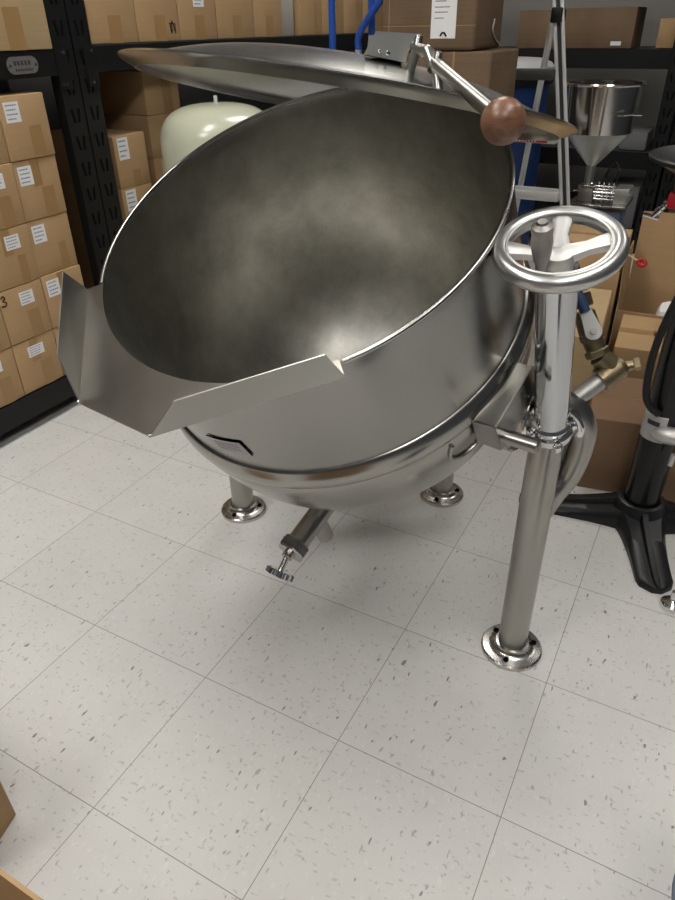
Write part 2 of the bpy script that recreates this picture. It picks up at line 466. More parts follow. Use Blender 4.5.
# trunnion hub and tilting bracket
TR = Vector((0, 0, -.357))
bm = lathe(B(), [(0, .334), (.072, .334), (.072, .352), (.068, .356), (.045, .357), (.045, .372), (.030, .374), (.030, .40), (0, .40)], 40, MK @ frame(TR, (0, 1, 0)))
obj('trunnion_hub', bm, 'steel_flange', kettle)
bm = lathe(B(), [(0, -.334), (.072, -.334), (.072, -.352), (.045, -.357), (.030, -.374), (.030, -.40), (0, -.40)], 40, MK @ frame(TR, (0, 1, 0)))
obj('trunnion_hub', bm, 'steel_flange', kettle)
bm = B()
box(bm, -.012, .113, .332, .335, -.300, -.242, bev=0)
prism(bm, [(.114, .330, -.300), (.114, .330, -.243), (.114, .369, -.239), (.114, .369, -.302)], (-.003, 0, 0))
prism(bm, [(.114, .367, -.302), (.114, .367, -.239), (-.015, .367, -.243), (-.030, .367, -.285), (.02, .367, -.318), (.085, .367, -.318)], (0, .004, 0))
prism(bm, [(.112, .334, -.243), (.112, .369, -.241), (-.012, .369, -.245), (-.012, .334, -.245)], (0, 0, .003))
obj('tilt_bracket', bm, 'steel_leg', kettle, smooth=False, M=MK)
obj('tilt_bar', cyl(B(), K(.100, .368, -.280), K(.098, .428, -.282), .0115, bev=.002), 'steel_leg', kettle)

# floor pillars
def flange(bm, x, y, r=.062, pr=.030):
    M = Matrix.Translation((x, y, 0))
    lathe(bm, [(0, 0), (r, 0), (r, .008), (r - .003, .011), (r - .014, .0125), (pr + .010, .014), (pr + .006, .018), (pr + .004, .024), (pr - .002, .025)], 48, M)
    for k in range(3):
        a = 2 * PI * k / 3 + .55
        px, py = x + (r - .016) * math.cos(a), y + (r - .016) * math.sin(a)
        lathe(bm, [(0, .0165), (.0048, .0165), (.0060, .0130), (.0060, .0115)], 12, Matrix.Translation((px, py, 0)), mat=1)
AX, AY = .827, .664
pa = obj('pillar', cyl(B(), (AX, AY, .004), (AX, AY, .535), .0290, seg=40), 'steel_leg', kettle, label='tall brushed steel pillar under the handwheel')
bm = B(); flange(bm, AX, AY); obj('floor_flange', bm, ['steel_flange', 'slot_dark'], pa)
BX, BY = .050, .802
pb = obj('pillar', cyl(B(), (BX, BY, .004), (BX, BY, .60), .0290, seg=40), 'steel_leg', kettle)
bm = B(); flange(bm, BX, BY, .060); obj('floor_flange', bm, ['steel_flange', 'slot_dark'], pb)
CX, CY = .500, 1.112
pc = obj('pillar', cyl(B(), (CX, CY, .004), (CX, CY, .30), .0290, seg=40), 'steel_leg', kettle)
bm = B(); flange(bm, CX, CY, .060); obj('floor_flange', bm, ['steel_flange', 'slot_dark'], pc)
obj('frame_tube', tube(B(), [(CX, CY, .27), (CX - .2, CY - .13, .27), (BX, BY, .27)], .022, 20), 'steel_leg', kettle)
# elbow that carries the trunnion behind the pillar
el = [(.828, .674, .350), (.846, .696, .392), (.862, .712, .425), (.872, .715, .480), (.870, .715, .522), (.850, .705, .556), (.815, .690, .566)]
obj('support_elbow', tube(B(), el, .0265, 28, smooth=6), 'steel_leg', kettle)
# worm tube, clamp and handwheel
mt_ = Vector((-.024, -.362, .932)).normalized()
P0 = Vector((.829, .660, .545))
WC = P0 + mt_ * .345
tubeo = obj('gear_tube', cyl(B(), P0 - mt_ * .005, WC - mt_ * .030, .0278, seg=48, bev=.002), 'steel_polished', kettle, label='bright polished steel tube under the handwheel')
MT = frame(P0, mt_)
bm = B()
lathe(bm, [(.020, -.030), (.034, -.028), (.037, -.020), (.036, -.010), (.031, -.006), (.032, .004), (.029, .008), (.0275, .008)], 40, MT)
lathe(bm, [(0, -.055), (.014, -.054), (.020, -.045), (.022, -.028), (0, -.028)], 24, MT)
cl = obj('clamp_collar', bm, 'chrome', kettle)
xr = right - mt_ * right.dot(mt_); xr.normalize(); yr = mt_.cross(xr).normalized()
if yr.dot(fwd) > 0: yr = -yr
def CT(a, b_, c): return P0 + xr * a + yr * b_ + mt_ * c
for (a, b_, h) in ((-.034, .012, -.005), (.036, .006, -.003), (0.004, .036, -.018)):
    bm = B(); p = CT(a, b_, h)
    hexnut(bm, p - mt_ * .006, p + mt_ * .004, .008)
    cyl(bm, p - mt_ * .014, p + mt_ * .012, .0045, seg=12, bev=.001)
    obj('clamp_bolt', bm, 'chrome', cl)
bm = B()
for s in (-1,):
    tube(bm, [CT(s * .030, .010, -.016), CT(s * .043, .016, -.008), CT(s * .047, .014, .010), CT(s * .043, .004, .026), CT(s * .034, -.010, .028)], .0055, 10, smooth=5)
obj('clamp_lug', bm, 'chrome', cl)

MW = frame(WC, mt_, up=yr)
bm = B()
rr = .0735
prof = []
for i in range(20):
    a = 2 * PI * i / 20
    prof.append((rr + .0108 * math.cos(a), .0120 * math.sin(a)))
lathe(bm, prof, 96, MW, closed=True)
wheel = obj('handwheel', bm, 'wheel_metal', kettle, angle=60)
torus_bm = torus(B(), rr - .0085, .0022, MW @ Matrix.Translation((0, 0, .0085)), 96, 8)
obj('wheel_groove', torus_bm, 'cast_aluminium', wheel)
# spokes: screen-space free directions measured around the hub
def wdir(deg): a = math.radians(deg); return xr * math.cos(a) - yr * math.sin(a)   # 0 = right, 90 = away
for dg in (0, 74, 163):
    bm = B(); d = wdir(dg); s_ = mt_.cross(d).normalized()
    q0 = WC - mt_ * .012 + d * .004; q1 = WC - mt_ * .002 + d * .068
    vs = []
    for q, wv, h in ((q0, .0150, .010), (q0.lerp(q1, .5), .0095, .007), (q1, .0135, .008)):
        vs.append([bm.verts.new(q + s_ * wv * a + mt_ * h * c) for a, c in ((-1, -.8), (1, -.8), (1, .5), (.5, 1), (-.5, 1), (-1, .5))])
    for A, C in zip(vs, vs[1:]):
        for k in range(6): bm.faces.new((A[k], A[(k + 1) % 6], C[(k + 1) % 6], C[k]))
    bm.faces.new(vs[0][::-1]); bm.faces.new(vs[-1])
    obj('spoke', bm, 'cast_aluminium', wheel)
obj('wheel_hub', lathe(B(), [(0, -.030), (.020, -.030), (.0215, -.012), (.0195, -.006), (.012, -.003), (.006, -.002), (0, -.003)], 32, MW), 'cast_aluminium', wheel)
# upright grip on the wheel
G0 = WC + wdir(215) * .030 - mt_ * .008
gd = mt_
prof = [(0, -.010), (.0075, -.010), (.0080, .002), (.0100, .006), (.0125, .020), (.0140, .034), (.0125, .045), (.0135, .050), (.0130, .056), (.0070, .060), (.0060, .063), (0, .0635)]
obj('wheel_grip', lathe(B(), prof, 24, frame(G0, gd)), 'grip_metal', wheel, label='dark worn metal grip standing up from the wheel')

# steam inlet: galvanised pipe, brass strainer body and lever ball valve
p0 = Vector((.838, .700, .556)); p1 = Vector((.890, .750, .606))
obj('inlet_pipe', cyl(B(), p0, p1, .0145, seg=24, bev=.001), 'galvanised', kettle)
obj('inlet_clamp', tube(B(), [CT(.030, -.004, .020), CT(.040, .004, .010), CT(.046, .012, -.008), CT(.044, .014, -.022)], .0065, 12, smooth=5), 'chrome', kettle)
bm = B(); dd = (p1 - p0).normalized(); e1 = p1 + dd * .018
lathe(bm, [(0, -.012), (.021, -.012), (.022, .0), (.020, .010), (.021, .026), (.016, .034), (0, .036)], 24, frame(p1, dd))
w1 = Vector((.872, .752, .638)); w0 = e1
cyl(bm, w0, w1, .0185, .0175, seg=20)
cyl(bm, e1, e1 + Vector((.030, .010, .012)), .011, .008, seg=16, bev=.002)
hexnut(bm, e1 + Vector((.026, .009, .010)), e1 + Vector((.036, .012, .014)), .011)
br = obj('strainer', bm, 'brass', kettle, label='brass fitting on the steam inlet')
w2 = Vector((.857, .756, .662)); w3 = Vector((.831, .764, .712)); w4 = Vector((.820, .770, .733))
bm = B()
hexnut(bm, w1, w1.lerp(w2, .45), .0200)
cyl(bm, w1.lerp(w2, .4), w2, .0165, seg=20)
hexnut(bm, w2, w2.lerp(w3, .25), .0190)
cyl(bm, w2.lerp(w3, .2), w2.lerp(w3, .9), .0185, .0170, seg=24, bev=.003)
hexnut(bm, w3, w4, .018)
bv = obj('ball_valve', bm, 'brass', kettle)
ctr = w2.lerp(w3, .42) + Vector((.012, -.022, .002))
toward = (cam.matrix_world.translation - ctr).normalized()
lv = (w3 - w2).normalized(); lv = (lv - toward * lv.dot(toward)).normalized(); lv = (lv + Vector((-.12, 0, 0))).normalized(); sd = toward.cross(lv).normalized()
bm = B()
P_ = []
for a in range(0, 181, 20):
    t = math.radians(a + 180); P_.append(ctr + sd * .0135 * math.cos(t) + lv * .0135 * math.sin(t))
P_ += [ctr + sd * .010 + lv * .022, ctr + sd * .009 + lv * .040, ctr - sd * .009 + lv * .040, ctr - sd * .011 + lv * .022]
prism(bm, P_, toward * .002)
hexnut(bm, ctr + toward * .002, ctr + toward * .007, .0055)
cyl(bm, ctr - toward * .022, ctr + toward * .009, .0030, seg=10)
obj('valve_lever', bm, 'zinc_plate', bv, smooth=False)
obj('lever_sleeve', tube(B(), [ctr + lv * .034, ctr + lv * .050, ctr + lv * .070, ctr + lv * .080 - toward * .004], .0085, 14, smooth=4), 'valve_blue', bv, label='dark blue plastic lever sleeve')
obj('inlet_riser', cyl(B(), w4, w4 + (w4 - w3).normalized() * .03, .0135, seg=20), 'galvanised', kettle)

# draw-off valve under the kettle
def KD(p): return K(*p)
d0 = (.120, .004, -.560); d1 = (.352, .004, -.535)
dv = obj('drain_tube', cyl(B(), KD(d0), KD(d1), .0225, seg=32, bev=.001), 'steel_leg', kettle)
q0 = KD(d0); q1 = KD(d1); dd = (q1 - q0).normalized()
obj('drain_outlet', cyl(B(), q0 + dd * .150, q0 + dd * .150 + Vector((.010, .02, -.062)), .017, seg=24, bev=.002), 'steel_leg', dv)
obj('drain_nut', hexnut(B(), q1 - dd * .016, q1 + dd * .010, .0320), 'steel_flange', dv, smooth=False)
bm = B(); cyl(bm, q1 + dd * .008, q1 + dd * .022, .012, .012, seg=20, bev=.001)
cyl(bm, q1 + dd * .020, q1 + dd * .046 + Vector((0, 0, -.014)), .0060, seg=12)
obj('drain_stem', bm, 'steel_flange', dv)
kc = q1 + dd * .046 + Vector((0, 0, -.016))
bm = B(); kd = (dd + Vector((0, 0, -.55))).normalized()
prof = []; seg = 64; Mx = frame(kc, kd)
rg = [[], [], [], []]
for i in range(seg):
    a = 2 * PI * i / seg; r = .0270 + .0026 * (1 if (i // 4) % 2 == 0 else -1)
    rg[0].append(bm.verts.new(Mx @ Vector((r * .90 * math.cos(a), r * .90 * math.sin(a), -.0065))))
    rg[1].append(bm.verts.new(Mx @ Vector((r * math.cos(a), r * math.sin(a), -.005))))
    rg[2].append(bm.verts.new(Mx @ Vector((r * math.cos(a), r * math.sin(a), .005))))
    rg[3].append(bm.verts.new(Mx @ Vector((r * .90 * math.cos(a), r * .90 * math.sin(a), .0065))))
for A, C in zip(rg, rg[1:]):
    for i in range(seg): bm.faces.new((A[i], A[(i + 1) % seg], C[(i + 1) % seg], C[i]))
bm.faces.new(rg[0][::-1]); bm.faces.new(rg[3])
obj('drain_knob', bm, 'chrome', dv, angle=25, label='fluted chrome knob')

# ------------------------------------------------------------------ lid (a part of the kettle)
la = Vector((0.98580032, -0.16277705, -0.04124763)); lb = Vector((-0.15032554, -0.96492747, 0.21521433)); lm_ = Vector((0.07483292, 0.20595778, 0.97569535))
LS = 1.0417
cp = cam.matrix_world.translation
lc = cp + (Vector((0.42305932, 0.72659083, 1.01392942)) - cp) * LS
ML = Matrix((la, lb, lm_)).transposed().to_4x4() @ Matrix.Scale(LS, 4); ML.translation = lc
HD = .050
def dome(r): return HD * (1 - (r / .330) ** 2.7)
prof = [(.330 * i / 22, dome(.330 * i / 22)) for i in range(23)]
prof += [(.334, -.0004), (.345, -.0004), (.3575, -.0002), (.3600, -.0012), (.3600, -.003), (.3570, -.0052), (.350, -.0085), (.342, -.0120), (.336, -.0150), (.3345, -.0148), (.3340, -.012), (.3335, -.004)]
prof += [(.330 * i / 22, dome(.330 * i / 22) - .0025) for i in range(21, -1, -1)]
prof[0] = (0, HD); prof[-1] = (0, HD - .0025)
lid = obj('lid', lathe(B(), prof, 160), 'steel_lid', kettle, M=ML, angle=30, label='round domed steel lid propped open')
def LL(a, b_, c): return ML @ Vector((a, b_, c))
# hinge channel on the dome
pts = dict(bl=(.1551, .1899, .0330), br=(.1911, .1549, .0322), tr=(.1945, .1516, .0617), tl=(.1544, .1906, .0545))
bm = B()
A_ = [LL(*pts[k]) for k in ('bl', 'br', 'tr', 'tl')]
back = (LL(-.0210, -.0218, .002) - LL(0, 0, 0))
nrm = (A_[1] - A_[0]).cross(A_[3] - A_[0]).normalized() * -.0015
prism(bm, A_, nrm)
off = back
rear = [A_[0] + off, A_[1] + off, LL(.185, .119, .0712), LL(.1425, .1603, .0647)]
prism(bm, rear, nrm)
prism(bm, [A_[1], rear[1], rear[1] + lm_ * .006, A_[1] + lm_ * .006], nrm.cross(lm_).normalized() * .001)
prism(bm, [A_[0], A_[1], rear[1], rear[0]], lm_ * .0015)
obj('hinge_channel', bm, 'steel_wing', lid, smooth=False)
bm = B(); fd = -(off.normalized())
for s, h in ((.30, .30), (.52, .30)):
    p = A_[0].lerp(A_[1], s) + (A_[3] - A_[0]) * h
    cyl(bm, p, p + fd * .005, .0028 if s > .4 else .002, seg=12, bev=.0006)
obj('hinge_bolt', bm, 'chrome', lid)
t1 = LL(.211, .164, .047); t2 = LL(.252, .179, .028)
b1 = LL(.204, .162, .018); b2 = LL(.263, .181, .001)
ball = LL(.383, .240, -.0280)
bm = B()
obj('handle_post', cyl(B(), b1, t1, .0062, seg=20), 'steel_leg', lid)
obj('handle_post', cyl(B(), b2, t2, .0062, seg=20), 'steel_leg', lid)
for t in (t1, t2):
    obj('post_nut', cyl(B(), t + lm_ * .002, t + lm_ * .0165, .0062, .0052, seg=16, bev=.002), 'steel_rim', lid)
ad = (ball - t2).normalized()
mid = t1.lerp(t2, .55) + lm_ * .006
obj('handle_link', tube(B(), [t1 + (t1 - t2) * .18, t1.lerp(t2, .35) + lm_ * .004, mid, t1.lerp(t2, .93) - lm_ * .004], [.0060, .0090], 16, smooth=5), 'steel_leg', lid)
obj('handle_arm', cyl(B(), t2 - ad * .010 + lm_ * .001, ball - ad * .015, .0082, .0092, seg=24, bev=.002), 'steel_leg', lid)
obj('ball_knob', sphere(B(), ball, .0252, 40, 28), 'wood_ball', lid, label='brown wooden ball knob')

# ------------------------------------------------------------------ shelving racks at the left wall
RX0, RX1 = -1.26, -.81
def slots_y(bm, yc, z0, z1, x):
    z = z0
    while z < z1:
        for s in (-1, 1):
            prism(bm, [(x, yc + s * .018, z + .018), (x, yc + s * .010, z + .020), (x, yc + s * .004, z - .020), (x, yc + s * .012, z - .020)], (.0008, 0, 0), mat=1)
        z += .0762
def upright(y0, y1, parent, xf=RX1, xb=RX0, top_z=2.0):
    for x0, x1, sl in ((xf - .035, xf, True), (xb, xb + .035, False)):
        bm = B()
        box(bm, x1 - .002, x1, y0, y1, 0, top_z); box(bm, x0, x1, y0, y0 + .002, 0, top_z) if y0 < 1.3 and False else box(bm, x0, x1 - .002, y1 - .002, y1, 0, top_z)
        box(bm, x0, x1 - .002, y0, y0 + .002, 0, top_z)
        if sl: slots_y(bm, (y0 + y1) / 2, .05, top_z - .03, x1)
        obj('upright_post', bm, ['black_enamel', 'slot_dark'], parent, smooth=False)
def conn(bm, y, z):
    box(bm, RX1, RX1 + .004, y - .022, y + .022, z - .085, z + .02)
    cyl(bm, (RX1, y + .006, z + .010), (RX1 + .008, y + .006, z + .010), .005, seg=10, mat=1)
    cyl(bm, (RX1, y - .004, z - .072), (RX1 + .008, y - .004, z - .072), .005, seg=10, mat=1)

r1 = thing('storage_rack', (-1.03, .3, 0), 'black steel storage rack nearest the camera at left, with an oval badge on its beam', 'shelf', 'black racks at the left wall')
upright(1.240, 1.312, r1)
upright(-.66, -.588, r1)
def beam(y0, y1, z0, z1, parent, x=RX1):
    for xx in (x, RX0 + .006):
        bm = B(); box(bm, xx - .004, xx + .002 - .004 * (xx < -1), y0, y1, z0, z1); box(bm, xx - .030, xx, y0, y1, z1 - .004, z1 - .001)
        obj('beam', bm, 'black_enamel', parent, smooth=False)
for z0, z1 in ((.998, 1.062), (.045, .124)):
    beam(-.588, 1.240, z0, z1, r1)
    obj('shelf_deck', box(B(), RX0 + .01, RX1 - .006, -.588, 1.240, z1 - .001, z1 + .003), 'dark_grey', r1, smooth=False)
bm = B(); conn(bm, 1.262, 1.045); obj('beam_connector', bm, ['black_enamel', 'chrome'], r1, smooth=False)
# oval badge
bm = B()
by, bz = 1.118, 1.030
oval = []
for k in range(24):
    a = 2 * PI * k / 24
    oval.append((RX1 + .003, by + (.030 if math.cos(a) > 0 else -.030) + .022 * math.cos(a), bz + .0215 * math.sin(a)))
prism(bm, oval, (.0025, 0, 0))
bdg = obj('badge', bm, 'badge_metal', r1, smooth=False, label='oval silver badge on the beam')
bm = B(); random.seed(3)
for (zz, y0_, n_c) in ((.004, -.030, 5), (-.010, -.028, 8)):
    w_ = .060 / n_c
    for k in range(n_c):
        box(bm, RX1 + .0055, RX1 + .0062, by + y0_ + k * w_, by + y0_ + k * w_ + w_ * .65, bz + zz - .004, bz + zz + (.007 if n_c == 5 else .002))
for s in (-1, 1): cyl(bm, (RX1 + .005, by + s * .043, bz), (RX1 + .0075, by + s * .043, bz), .004, seg=10)
obj('badge_lettering', bm, 'dark_grey', bdg, smooth=False)

r2 = thing('storage_rack', (-1.03, 2.35, 0), 'black steel storage rack continuing behind the cream tank', 'shelf', 'black racks at the left wall')
upright(1.318, 1.390, r2)
upright(3.62, 3.69, r2)
for z0, z1 in ((.998, 1.068), (.045, .124)):
    beam(1.390, 3.62, z0, z1, r2)
    obj('shelf_deck', box(B(), RX0 + .01, RX1 - .006, 1.39, 3.62, z1 - .001, z1 + .003), 'dark_grey', r2, smooth=False)
bm = B(); conn(bm, 1.372, 1.045); obj('beam_connector', bm, ['black_enamel', 'chrome'], r2, smooth=False)

# ------------------------------------------------------------------ cartons
def label_bm(x, y0, y1, z0, z1, dark=False):
    bm = B(); box(bm, x, x + .0006, y0, y1, z0, z1)
    n0 = len(bm.faces); H_ = z1 - z0; W_ = y1 - y0
    rows_ = 4
    for r in range(rows_):
        zc = z1 - H_ * (.16 + .22 * r); y = y0 + W_ * .12
        end = y1 - W_ * (.12 + (.12 if r == 3 else 0) + random.random() * .15)
        while y < end:
            l = W_ * random.uniform(.06, .14)
            box(bm, x + .0006, x + .0009, y, min(y + l, end), zc - H_ * .035, zc + H_ * .035, mat=1); y += l + W_ * .03
    return bm
def carton(loc, size, label, group=None, rz=0, mat='cardboard', tape=None, lab=None, mark=None, name='carton', bev=.0025, cat='cardboard box'):
    """box whose -x/+x face etc. are local; loc = centre of the base; size=(dx,dy,dz). tape: (face) list, lab: list of (y0,y1,z0,z1) on +x face"""
    dx, dy, dz = size
    t = thing(name, loc, label, cat, group, rz)
    obj('box_body', box(B(), -dx / 2, dx / 2, -dy / 2, dy / 2, 0, dz, bev=bev), mat, t, world=False, angle=50)
    bm = B(); hx, hy = dx / 2 + .0005, dy / 2 + .0005
    for tp in (tape or []):
        f, a0, a1, z0, z1 = tp
        if f == '+x': box(bm, hx - .0003, hx, a0, a1, z0, z1)
        if f == '-y': box(bm, a0, a1, -hy, -hy + .0003, z0, z1)
        if f == 'top': box(bm, a0, a1, z0, z1, dz, dz + .0004)
        if f == '+xz': box(bm, hx - .0003, hx, a0, a1, z0, z1)
    if tape: obj('tape', bm, 'packing_tape', t, smooth=False, world=False)
    else: bm.free()
    for l in (lab or []):
        o = obj('printed_label', label_bm(dx / 2 + .0003, *l), ['white_label', 'label_ink'], t, smooth=False, world=False)
    return t

random.seed(11)
G1 = 'cartons stacked on the low deck of the left rack'
rows_z = [.128, .2955, .462, .6285, .795]
colnames = {0: 'at the right end', 1: 'second from the right', 2: 'third from the right', 3: 'fourth from the right'}
rownames = ['bottom row', 'second row from below', 'middle row', 'row below the top', 'top row']
for ci in range(3):
    for ri, z in enumerate(rows_z):
        if ci == 2 and ri not in (2, 3, 4, 1, 0): continue
        yc = 1.086 - .1605 * ci; jit = random.uniform(-.004, .004)
        wdt = .158; h = .1655
        small = (ri <= 2 and ci >= 1) or (ri == 0)
        if ci == 0 and ri == 4: lab = [(-.064, -.014, .098, .150)]
        elif ci == 0 and ri in (3, 2, 1): lab = [(-.066, -.018, .098, .150)]
        elif ci == 0: lab = [(-.045, .012, .110, .140)]
        elif ri == 0: lab = [(-.030, .030, .108, .142)]
        else: lab = [(-.010, .040, .105, .145)] if ri < 4 else [(.02, .06, .10, .14)]
        tp = [('+x', .005 + (.015 if ri == 2 else 0), .048, 0, .085), ('+x', -.02, .012, .09, .1655)][:2 if (ri + ci) % 2 else 1]
        t = carton((-.985 + jit, yc, z), (.35, wdt, h), f'brown carton, {rownames[ri]} of the left rack stack, {colnames[ci]}', G1, lab=lab, tape=tp)
        if ci == 1 and ri == 1:
            # handwritten 3 in marker
            p3 = [(0.1757, -.074, .147), (.1757, -.064, .152), (.1757, -.059, .144), (.1757, -.067, .138), (.1757, -.058, .131), (.1757, -.063, .122), (.1757, -.075, .124)]
            obj('marker_number', tube(B(), p3, .0019, 6, smooth=5), 'marker_ink', t, world=False)
# big pale carton on the upper beam of rack 1
carton((-1.0, .985, 1.0655), (.39, .50, .34), 'pale tan carton on the upper shelf of the left rack above the oval badge', mat='cardboard_pale', tape=[('+x', .105, .160, 0, .10)])
carton((-1.0, .42, 1.0655), (.39, .52, .30), 'pale tan carton on the upper shelf of the left rack at the frame edge', mat='cardboard_pale')

# row on the upper shelf of rack 2
G2 = 'cartons in a row on the upper shelf of the far left rack'
bounds = [1.395, 1.606, 1.817, 2.033, 2.275, 2.488]
tl = ['first brown carton past the black post on the upper shelf', 'brown carton with a black handwritten mark on the upper shelf', 'brown carton with a small white label on the upper shelf', 'plain brown carton right of the labelled one on the upper shelf', 'brown carton left of the grey panel on the upper shelf']
for i, (a, b_) in enumerate(zip(bounds, bounds[1:])):
    wd = b_ - a - .004
    t = carton((-.995, (a + b_) / 2, 1.072), (.36, wd, .24), tl[i], G2, mat='cardboard', tape=[('+x', -.02, .035, 0, .075)],
               lab=[(-.02, .04, .100, .150)] if i == 2 else None)
    if i == 1:
        bm = B()
        for pp in ([(.062, .022), (.058, .045), (.072, .055), (.076, .030)], [(.052, .052), (.078, .050)], [(.066, .060), (.064, .025)], [(.082, .052), (.081, .022)]):
            tube(bm, [(.1808, a_ - .0, b2_) for a_, b2_ in pp], .0016, 6, smooth=3)
        obj('marker_scribble', bm, 'marker_ink', t, world=False)
top('grey_panel', box(B(), -.15, .15, -.055, .055, 0, .155, bev=.003), 'grey_board', (-.985, 2.555, 1.072), 'grey upright board between the cartons on the upper shelf', 'board')
b3 = [2.625, 2.822, 3.035, 3.24, 3.50]
tl = ['tall carton right of the grey board on the upper shelf', 'tall carton behind the straight blue pole', 'tall carton between the two blue poles', 'last carton before the stacked boxes on the upper shelf']
for i, (a, b_) in enumerate(zip(b3, b3[1:])):
    carton((-.995, (a + b_) / 2, 1.072), (.36, b_ - a - .004, .30), tl[i], 'tall cartons at the far end of the upper shelf', mat='cardboard', tape=[('+x', .03, .05, 0, .3)])
# set-back stack behind posts of rack 2
G3 = 'cartons on the middle shelf of the far left rack'
for i in range(4):
    carton((-1.035, 1.534, .128 + .169 * i), (.35, .154, .1685), ['brown carton on the low deck beside the black rack post', 'brown carton one above the low deck beside the black rack post', 'labelled brown carton below the topmost one beside the black rack post', 'brown carton with a white label, topmost of the stack beside the black rack post'][i], G3,
           lab=[(-.060, -.010, .092, .162)] , tape=[('+x', -.005, .030, 0, .055)])
for i in range(5):
    carton((-1.075, 1.772, .128 + .143 * i), (.35, .175, .1425), ['lowest brown carton beside the cream tank', 'second brown carton from below beside the cream tank', 'third brown carton from below beside the cream tank', 'brown carton with a tall white label beside the cream tank', 'brown carton with a tape end showing, left of the cream tank'][i], G3,
           tape=[('+x', -.02, .03, .0, .05)] if i == 4 else None, lab=[(-.045, -.005, .055, .135)] if i == 3 else None)
carton((-1.075, 1.780, .8435), (.35, .185, .140), 'brown carton directly under the black beam left of the cream tank', G3, mat='cardboard', tape=[('+x', .0, .05, 0, .14)])

# ------------------------------------------------------------------ cream pressure tank
t = thing('pressure_tank', (-.60, 1.70, 0), 'cream enamelled pressure tank with a domed top behind the kettle', 'tank')
RT = .203
prof = [(0, .03), (.12, .04), (RT - .01, .10), (RT, .14), (RT, .745)]
ht = .893
for i in range(1, 15):
    a = PI / 2 * i / 14
    e = 2.9
    prof.append((RT * (max(0, math.cos(a)) ** (2 / e)), .745 + (ht - .745) * (math.sin(a) ** (2 / e))))
prof[-1] = (0, ht)
obj('tank_shell', lathe(B(), prof, 64, Matrix.Translation((-.60, 1.70, 0))), 'cream_enamel', t)
obj('air_valve', cyl(B(), (-.60, 1.70, ht - .003), (-.60, 1.70, ht + .022), .006, seg=12, bev=.001), 'white_plastic', t)
obj('tank_base', lathe(B(), [(.13, 0), (.14, 0), (.14, .07), (.13, .07)], 40, Matrix.Translation((-.60, 1.70, 0)), closed=True), 'black_enamel', t)

# ------------------------------------------------------------------ blue hand truck
HY = 2.15
t = thing('hand_truck', (-.30, HY, 0), 'blue tubular hand truck standing behind the kettle lid', 'hand truck')
bl = obj('side_rail', tube(B(), [(-.375, HY, .10), (-.39, HY, .8), (-.395, HY, 1.45)], .0125, 16), 'blue_paint', t)
obj('side_rail', tube(B(), [(-.215, HY + .01, .10), (-.235, HY + .01, .8), (-.245, HY + .01, 1.45)], .0125, 16), 'blue_paint', t)
obj('handle_loop', tube(B(), [(-.270, HY - .03, 1.035), (-.272, HY - .03, 1.07), (-.245, HY - .03, 1.115), (-.200, HY - .03, 1.165), (-.16, HY - .03, 1.22), (-.15, HY - .02, 1.32), (-.22, HY, 1.45), (-.39, HY, 1.46)], .0115, 16, smooth=6), 'blue_paint', t)
obj('brace_bar', tube(B(), [(-.376, HY, .35), (-.222, HY + .01, .35)], .010, 12), 'blue_paint', t)
obj('toe_plate', box(B(), -.42, -.17, HY - .16, HY + .02, 0, .006), 'blue_paint', t, smooth=False)
for x in (-.405, -.185):
    obj('wheel', torus(B(), .07, .028, frame((x, HY + .07, .098), (1, 0, 0)), 32, 12), 'rubber', t)
obj('axle', cyl(B(), (-.405, HY + .07, .098), (-.185, HY + .07, .098), .008), 'chrome', t)
obj('rail_bracket', box(B(), -.39, -.20, HY - .005, HY + .08, .09, .105), 'blue_paint', t, smooth=False)
for x in (-.272,): obj('end_cap', cyl(B(), (x, HY - .03, 1.020), (x, HY - .03, 1.037), .012, seg=16, bev=.003), 'silver_label', t)

# ------------------------------------------------------------------ stacked shipping cartons behind the lid
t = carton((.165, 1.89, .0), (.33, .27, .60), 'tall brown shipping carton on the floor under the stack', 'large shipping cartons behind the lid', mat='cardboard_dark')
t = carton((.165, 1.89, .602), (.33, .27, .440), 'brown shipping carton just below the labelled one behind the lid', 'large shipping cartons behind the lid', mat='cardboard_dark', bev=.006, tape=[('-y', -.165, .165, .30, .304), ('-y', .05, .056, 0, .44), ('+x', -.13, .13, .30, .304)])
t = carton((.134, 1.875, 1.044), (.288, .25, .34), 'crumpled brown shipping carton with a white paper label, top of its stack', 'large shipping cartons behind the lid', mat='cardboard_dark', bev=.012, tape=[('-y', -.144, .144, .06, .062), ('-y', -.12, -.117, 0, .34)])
bm = B(); yy = -.1265
box(bm, .012, .086, yy, yy + .001, .030, .17)
for z, ww in ((.118, .6), (.104, .8), (.092, .7), (.078, .5)): box(bm, .022, .022 + .055 * ww, yy - .0003, yy, z, z + .0018, mat=1)
tube(bm, [(.040, yy - .001, .131), (.048, yy - .001, .127), (.057, yy - .001, .131)], .0022, 6, mat=2)
tube(bm, [(.042, yy - .001, .036), (.047, yy - .001, .044), (.054, yy - .001, .044), (.060, yy - .001, .035)], .0025, 6, mat=2)
obj('paper_label', bm, ['white_label', 'label_ink_dark', 'slot_dark'], t, smooth=False, world=False)
obj('torn_wrap', tube(B(), [(.1455, .035, .075), (.147, .02, .055), (.147, .028, .040), (.147, .06, .022), (.147, .10, .012)], .0025, 8, smooth=4), 'silver_label', t, world=False, label='strip of clear torn tape')

